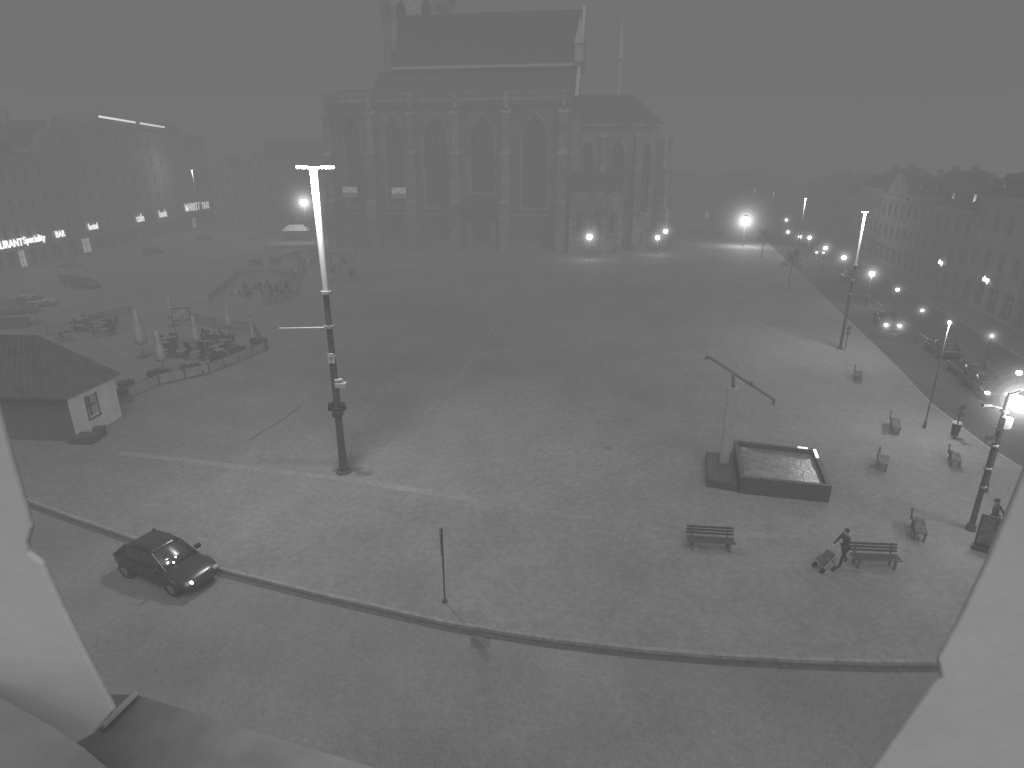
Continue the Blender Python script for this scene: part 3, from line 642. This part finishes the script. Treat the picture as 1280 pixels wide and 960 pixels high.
fence([(262,378),(300,345),(338,342),(376,352),(372,372),(330,384)],1.0)
fence([(338,330),(372,318),(440,322),(445,352),(400,356)],.9)
fence([(312,300),(345,292),(402,296),(400,312),(330,314)],1.1)
fence([(60,420),(95,415),(130,400),(165,392)],1.0)
def furniture(quad,n):
    e=empty('cafe_furniture'); t=M(); c=M()
    A,B_,C,D=[G(*p) for p in quad]
    for i in range(n):
        u,v=random.uniform(.08,.92),random.uniform(.08,.92)
        p=(A*(1-u)+B_*u)*(1-v)+(D*(1-u)+C*u)*v
        t.tube((p.x,p.y,GZ),(p.x,p.y,GZ+.72),.04,n=6); t.tube((p.x,p.y,GZ+.72),(p.x,p.y,GZ+.75),.42,n=14); t.tube((p.x,p.y,GZ),(p.x,p.y,GZ+.04),.25,n=10)
        for k in range(3):
            a=random.uniform(0,6.28); x,y=p.x+.75*math.cos(a),p.y+.75*math.sin(a)
            c.box(x,y,GZ+.45,.42,.42,.04,a); c.box(x+.2*math.cos(a),y+.2*math.sin(a),GZ+.68,.04,.4,.42,a)
            for dx,dy in((-.17,-.17),(.17,-.17),(.17,.17),(-.17,.17)):
                xx=x+dx*math.cos(a)-dy*math.sin(a); yy=y+dx*math.sin(a)+dy*math.cos(a); c.tube((xx,yy,GZ),(xx,yy,GZ+.44),.018,n=5)
    t.obj('tables',mat('table_top',.24,.6,.2,5),e); c.obj('chairs',m_dark,e)
furniture([(180,480),(310,440),(280,415),(190,430)],16); furniture([(285,378),(365,370),(365,355),(305,350)],12); furniture([(355,350),(430,348),(425,328),(365,325)],12); furniture([(70,440),(140,420),(150,400),(90,405)],10)
e=empty('menu_board',G(233,432),R(15)); m=M(); m.tube((-.7,0,0),(-.7,0,3.6),.04,n=8); m.tube((.7,0,0),(.7,0,3.6),.04,n=8); m.obj('legs',m_metal,e); m=M(); m.box(0,0,3.0,1.6,.06,1.2); m.obj('panel',m_wood,e); m=M(); m.box(0,-.04,3.0,1.4,.01,1.0); m.obj('menu_sheet',mat('menu_print',.3,.8,.7,5),e)
p=G(372,300); e=empty('market_stall',p,R(5)); m=M()
for x in(-2.6,2.6):
    for y in(-1.6,1.6): m.tube((x,y,0),(x,y,2.4),.05,n=6)
m.obj('legs',m_metal,e); m=M(); m.add([(-3,-2,2.3),(3,-2,2.3),(3,2,2.3),(-3,2,2.3),(-1.6,0,3.6),(1.6,0,3.6)],[(0,1,5,4),(1,2,5),(2,3,4,5),(3,0,4)]); m.obj('canopy',mat('white_canvas',.75,.9,.1,3),e); m=M(); m.box(0,-1.4,.55,5,.7,1.1); m.obj('counter',m_wood,e)
for px,py,r in((20,408,10),(92,352,-20)):
    p=G(px,py); e=empty('market_stall',p,R(r)); m=M()
    for x in(-1.6,1.6):
        for y in(-1,1): m.tube((x,y,0),(x,y,2.2),.04,n=6)
    m.obj('legs',m_metal,e); m=M(); m.add([(-1.9,-1.3,2.1),(1.9,-1.3,2.1),(1.9,1.3,2.1),(-1.9,1.3,2.1),(0,0,3.0)],[(0,1,4),(1,2,4),(2,3,4),(3,0,4)]); m.obj('canopy',mat('dark_canvas',.12,.9,.2,3),e); m=M(); m.box(0,-.6,.5,3.2,.8,1.0); m.obj('counter',m_wood,e)
# ------------------------------------------------------------------ young street trees
def tree(px,py,h):
    e=empty('young_tree',G(px,py)); t=M(); lf=M(); t.tube((0,0,0),(0,0,h*.45),.09,.06,8); t.tube((0,0,h*.45),(0,0,h*.9),.06,.015,6)
    for k in range(11):
        a=k*2.4; z=h*(.4+.045*k); L=h*.2*(1-.05*k); q_=(L*math.cos(a),L*math.sin(a),z+L*.9); t.tube((0,0,z),q_,.03,.008,5)
        shrubs(lf,q_,.42,50); shrubs(lf,(q_[0]*.6,q_[1]*.6,q_[2]-.1),.3,20)
    t.obj('trunk_and_limbs',m_wood,e); lf.obj('crown',m_leaf,e)
for a in((985,362,5.5),(952,322,5.5)): tree(*a)
# ------------------------------------------------------------------ people
def skin_obj(name,verts,edges,rad,mt,parent,root=0,sub=1):
    me=bpy.data.meshes.new(name); me.from_pydata(verts,edges,[]); o=bpy.data.objects.new(name,me); S.collection.objects.link(o)
    o.modifiers.new('skin','SKIN')
    if not me.skin_vertices: 
        bm=bmesh.new(); bm.from_mesh(me); bm.verts.layers.skin.verify(); bm.to_mesh(me); bm.free()
    for i,r in enumerate(rad):
        sv=me.skin_vertices[0].data[i]; sv.radius=(r,r) if not isinstance(r,tuple) else r; sv.use_root=(i==root)
    md=o.modifiers.new('s','SUBSURF'); md.levels=sub; md.render_levels=sub; me.materials.append(mt); o.parent=parent
    for mod in o.modifiers:
        if mod.type=='SKIN': mod.use_smooth_shade=True
    return o
def person(loc,rot,armf=True,coat=.06,trous=.04,name='walking_person'):
    e=empty(name,loc,rot)
    jk=mat('jacket_%.2f'%coat,coat,.9,.2,8); tr=mat('trousers_%.2f'%trous,trous,.9,.2,8); sk=mat('skin',.35,.6,.1,8); hr=mat('hair',.04,.8,.3,20)
    hands=((.45,.2,1.0),(.45,-.2,1.0)) if armf else ((.22,.27,.86),(-.22,-.27,.86))
    elb=((.16,.27,1.13),(.16,-.27,1.13)) if armf else ((.03,.27,1.1),(-.14,-.27,1.12))
    v=[(0,0,.95),(.02,0,1.12),(.06,0,1.32),(.08,0,1.44),(.09,0,1.52),(.08,.17,1.42),elb[0],hands[0],(.08,-.17,1.42),elb[1],hands[1]]
    skin_obj('torso_and_arms',v,[(0,1),(1,2),(2,3),(3,4),(3,5),(5,6),(6,7),(3,8),(8,9),(9,10)],[(.15,.12),(.14,.11),(.16,.12),(.12,.09),.06,.07,.055,.038,.07,.055,.038],jk,e)
    v=[(0,0,.96),(0,.1,.9),(.16,.11,.5),(.22,.11,.09),(.34,.12,.045),(0,-.1,.9),(-.08,-.11,.5),(-.32,-.11,.14),(-.22,-.12,.05)]
    skin_obj('legs',v,[(0,1),(1,2),(2,3),(3,4),(0,5),(5,6),(6,7),(7,8)],[(.13,.12),.095,.065,.05,.04,.095,.065,.05,.04],tr,e)
    h=M(); h.ball((.12,0,1.64),.105,1,.78,1.22,16,12); h.tube((.09,0,1.48),(.11,0,1.58),.055,n=10); h.ball((.225,0,1.625),.02,1,.7,1.3); h.ball((.12,.085,1.63),.025,.7,.4,1.2);h.ball((.12,-.085,1.63),.025,.7,.4,1.2); h.ball((.215,0,1.575),.018,.5,1.4,.4)
    h.obj('head',sk,e,smooth=True)
    h=M(); h.ball((.1,0,1.685),.112,1,.82,1.0,16,10); h.obj('hair',hr,e,smooth=True)
    ey=M(); ey.ball((.215,.033,1.65),.012); ey.ball((.215,-.033,1.65),.012); ey.obj('eyes',m_dark,e)
    for s,hp in zip((1,-1),hands):
        hp=Vector(hp); dirv=(hp-Vector(elb[0 if s==1 else 1])).normalized(); side=Vector((0,1,0))
        vs=[hp-dirv*.02,hp+dirv*.05]; ed=[(0,1)]; ra=[.025,(.032,.02)]
        for k in range(4):
            b0=len(vs); o_=side*(.03-.02*k); L=[.03,.035,.033,.026][k]
            vs+=[hp+dirv*.075+o_,hp+dirv*(.075+L)+o_+Vector((0,0,-.012)),hp+dirv*(.07+L*1.5)+o_+Vector((0,0,-.035))]; ed+=[(1,b0),(b0,b0+1),(b0+1,b0+2)]; ra+=[.010,.009,.007]
        b0=len(vs); vs+=[hp+dirv*.03-side*s*.035,hp+dirv*.06-side*s*.05]; ed+=[(0,b0),(b0,b0+1)]; ra+=[.011,.009]
        skin_obj('hand',[tuple(x) for x in vs],ed,ra,sk,e)
    return e
pp=G(1052,707)
person(pp,R(195),True)
d=Vector((math.cos(R(195)),math.sin(R(195)),0)); q0=pp+d*.85
e=empty('baby_stroller',q0,R(195)); m=M()
for x in(-.25,.3):
    for y in(-.22,.22): m.tube((x,y-.02,.12),(x,y+.02,.12),.12,n=16)
m.obj('wheels',m_rub,e); m=M()
for y in(-.22,.22): m.tube((.3,y,.12),(-.4,y,1.0),.016,n=6); m.tube((-.25,y,.12),(.15,y,.7),.016,n=6)
m.tube((-.4,-.22,1.0),(-.4,.22,1.0),.018,n=6); m.obj('frame',m_light,e)
m=M(); m.prismY([(-.2,.42),(.3,.38),(.38,.5),(.1,.55),(-.12,.8),(-.24,.78)],-.2,.2); m.obj('seat',mat('pram_cloth',.1,.9,.2,8),e,bevel=.02)
person(G(83,360),R(80),False,.05,.04)
person(G(1238,668),R(120),False,.05,.04,'standing_person')
# ------------------------------------------------------------------ window surround of the camera's own building
def surround(name,pts,Y,t,mt):
    P_=[onY(x,y,Y) for x,y in pts]; c=[(p.x,p.z) for p in P_]; o=M().prismY(c,Y-t,Y).obj(name,mt,None,bevel=.006,seg=3); return o
wp=mat('pale_stone_surround',.44,.85,.09,2.2,bump=.08,bscale=12)
surround('window_surround',[(-25,400),(3,500),(20,565),(46,655),(40,675),(42,686),(60,700),(84,755),(112,812),(148,882),(122,912),(90,930),(40,1000),(0,1100),(-400,1100),(-400,400)],.9,.012,wp)
surround('window_surround',[(1300,520),(1278,578),(1258,628),(1228,700),(1196,768),(1168,820),(1172,842),(1158,858),(1128,900),(1085,962),(1020,1060),(1000,1250),(1700,1250),(1700,520)],.9,.012,wp)
zl=CAMH-1.35
lp=[G(x,y,zl) for x,y in((-60,868),(170,868),(330,918),(520,975),(900,1120),(600,1500),(-300,1500))]
M().prism([(p.x,p.y) for p in lp],zl-.06,zl).obj('window_ledge',mat('ledge_stone',.27,.85,.2,4,bump=.15),None)
zs_=CAMH-.84
lp=[G(x,y,zs_) for x,y in((-500,740),(-200,800),(-60,845),(0,872),(60,905),(105,935),(140,965),(170,1010),(190,1300),(-600,1300))]
M().prism([(p.x,p.y) for p in lp],zs_-.03,zs_).obj('window_sill',mat('sill_stone',.2,.85,.15,5,bump=.1),None)
a=G(128,912,zl+.01); b_=G(172,870,zl+.01)
M().tube(a+Vector((0,0,.01)),b_+Vector((0,0,.01)),.010,.008,8).obj('cable_bracket',wp)
# ------------------------------------------------------------------ fog body over the town, denser and brighter near the ground
def fogbox(name,sig,lev,b_):
    m=bpy.data.materials.new(name+'_volume'); m.use_nodes=True; nt=m.node_tree; nt.nodes.clear()
    out=nt.nodes.new('ShaderNodeOutputMaterial'); ab=nt.nodes.new('ShaderNodeVolumeAbsorption'); em=nt.nodes.new('ShaderNodeEmission'); ad=nt.nodes.new('ShaderNodeAddShader')
    ab.inputs['Color'].default_value=(0,0,0,1); ab.inputs['Density'].default_value=sig; em.inputs['Strength'].default_value=sig*lev; em.inputs['Color'].default_value=(1,1,1,1)
    nt.links.new(ab.outputs[0],ad.inputs[0]); nt.links.new(em.outputs[0],ad.inputs[1]); nt.links.new(ad.outputs[0],out.inputs['Volume']); m.cycles.emission_sampling='NONE'
    M().b(*b_).obj(name,m)
fogbox('fog',.0096,.142,(-500,500,-60,560,-1,110))
fogbox('ground_fog',.0032,.28,(-480,480,-50,540,-.8,33))
# ------------------------------------------------------------------ world, sun, camera
wd_=bpy.data.worlds.new('World'); S.world=wd_; wd_.use_nodes=True; nt=wd_.node_tree; bg=nt.nodes['Background']
el,az=R(58),R(168)
sk=nt.nodes.new('ShaderNodeTexSky'); sk.sky_type='NISHITA'; sk.sun_disc=False; sk.sun_elevation=el; sk.sun_rotation=az
hs_=nt.nodes.new('ShaderNodeHueSaturation'); hs_.inputs['Saturation'].default_value=0
nt.links.new(sk.outputs[0],hs_.inputs['Color']); nt.links.new(hs_.outputs[0],bg.inputs['Color']); bg.inputs['Strength'].default_value=.15
sl=bpy.data.lights.new('sun','SUN'); sl.energy=4.0; sl.angle=R(40); so=bpy.data.objects.new('sun',sl); S.collection.objects.link(so)
dv=Vector((math.sin(az)*math.cos(el),math.cos(az)*math.cos(el),math.sin(el))); so.rotation_euler=dv.to_track_quat('Z','Y').to_euler(); so.location=(0,0,140)
cd=bpy.data.cameras.new('camera'); co=bpy.data.objects.new('camera',cd); S.collection.objects.link(co); S.camera=co
co.location=(0,0,CAMH); co.rotation_euler=(R(90)-PITCH,0,0); cd.sensor_width=36; cd.lens=F/1280*36; cd.clip_start=.05; cd.clip_end=3000
S.view_settings.view_transform='Standard'; S.view_settings.look='None'; S.view_settings.exposure=0
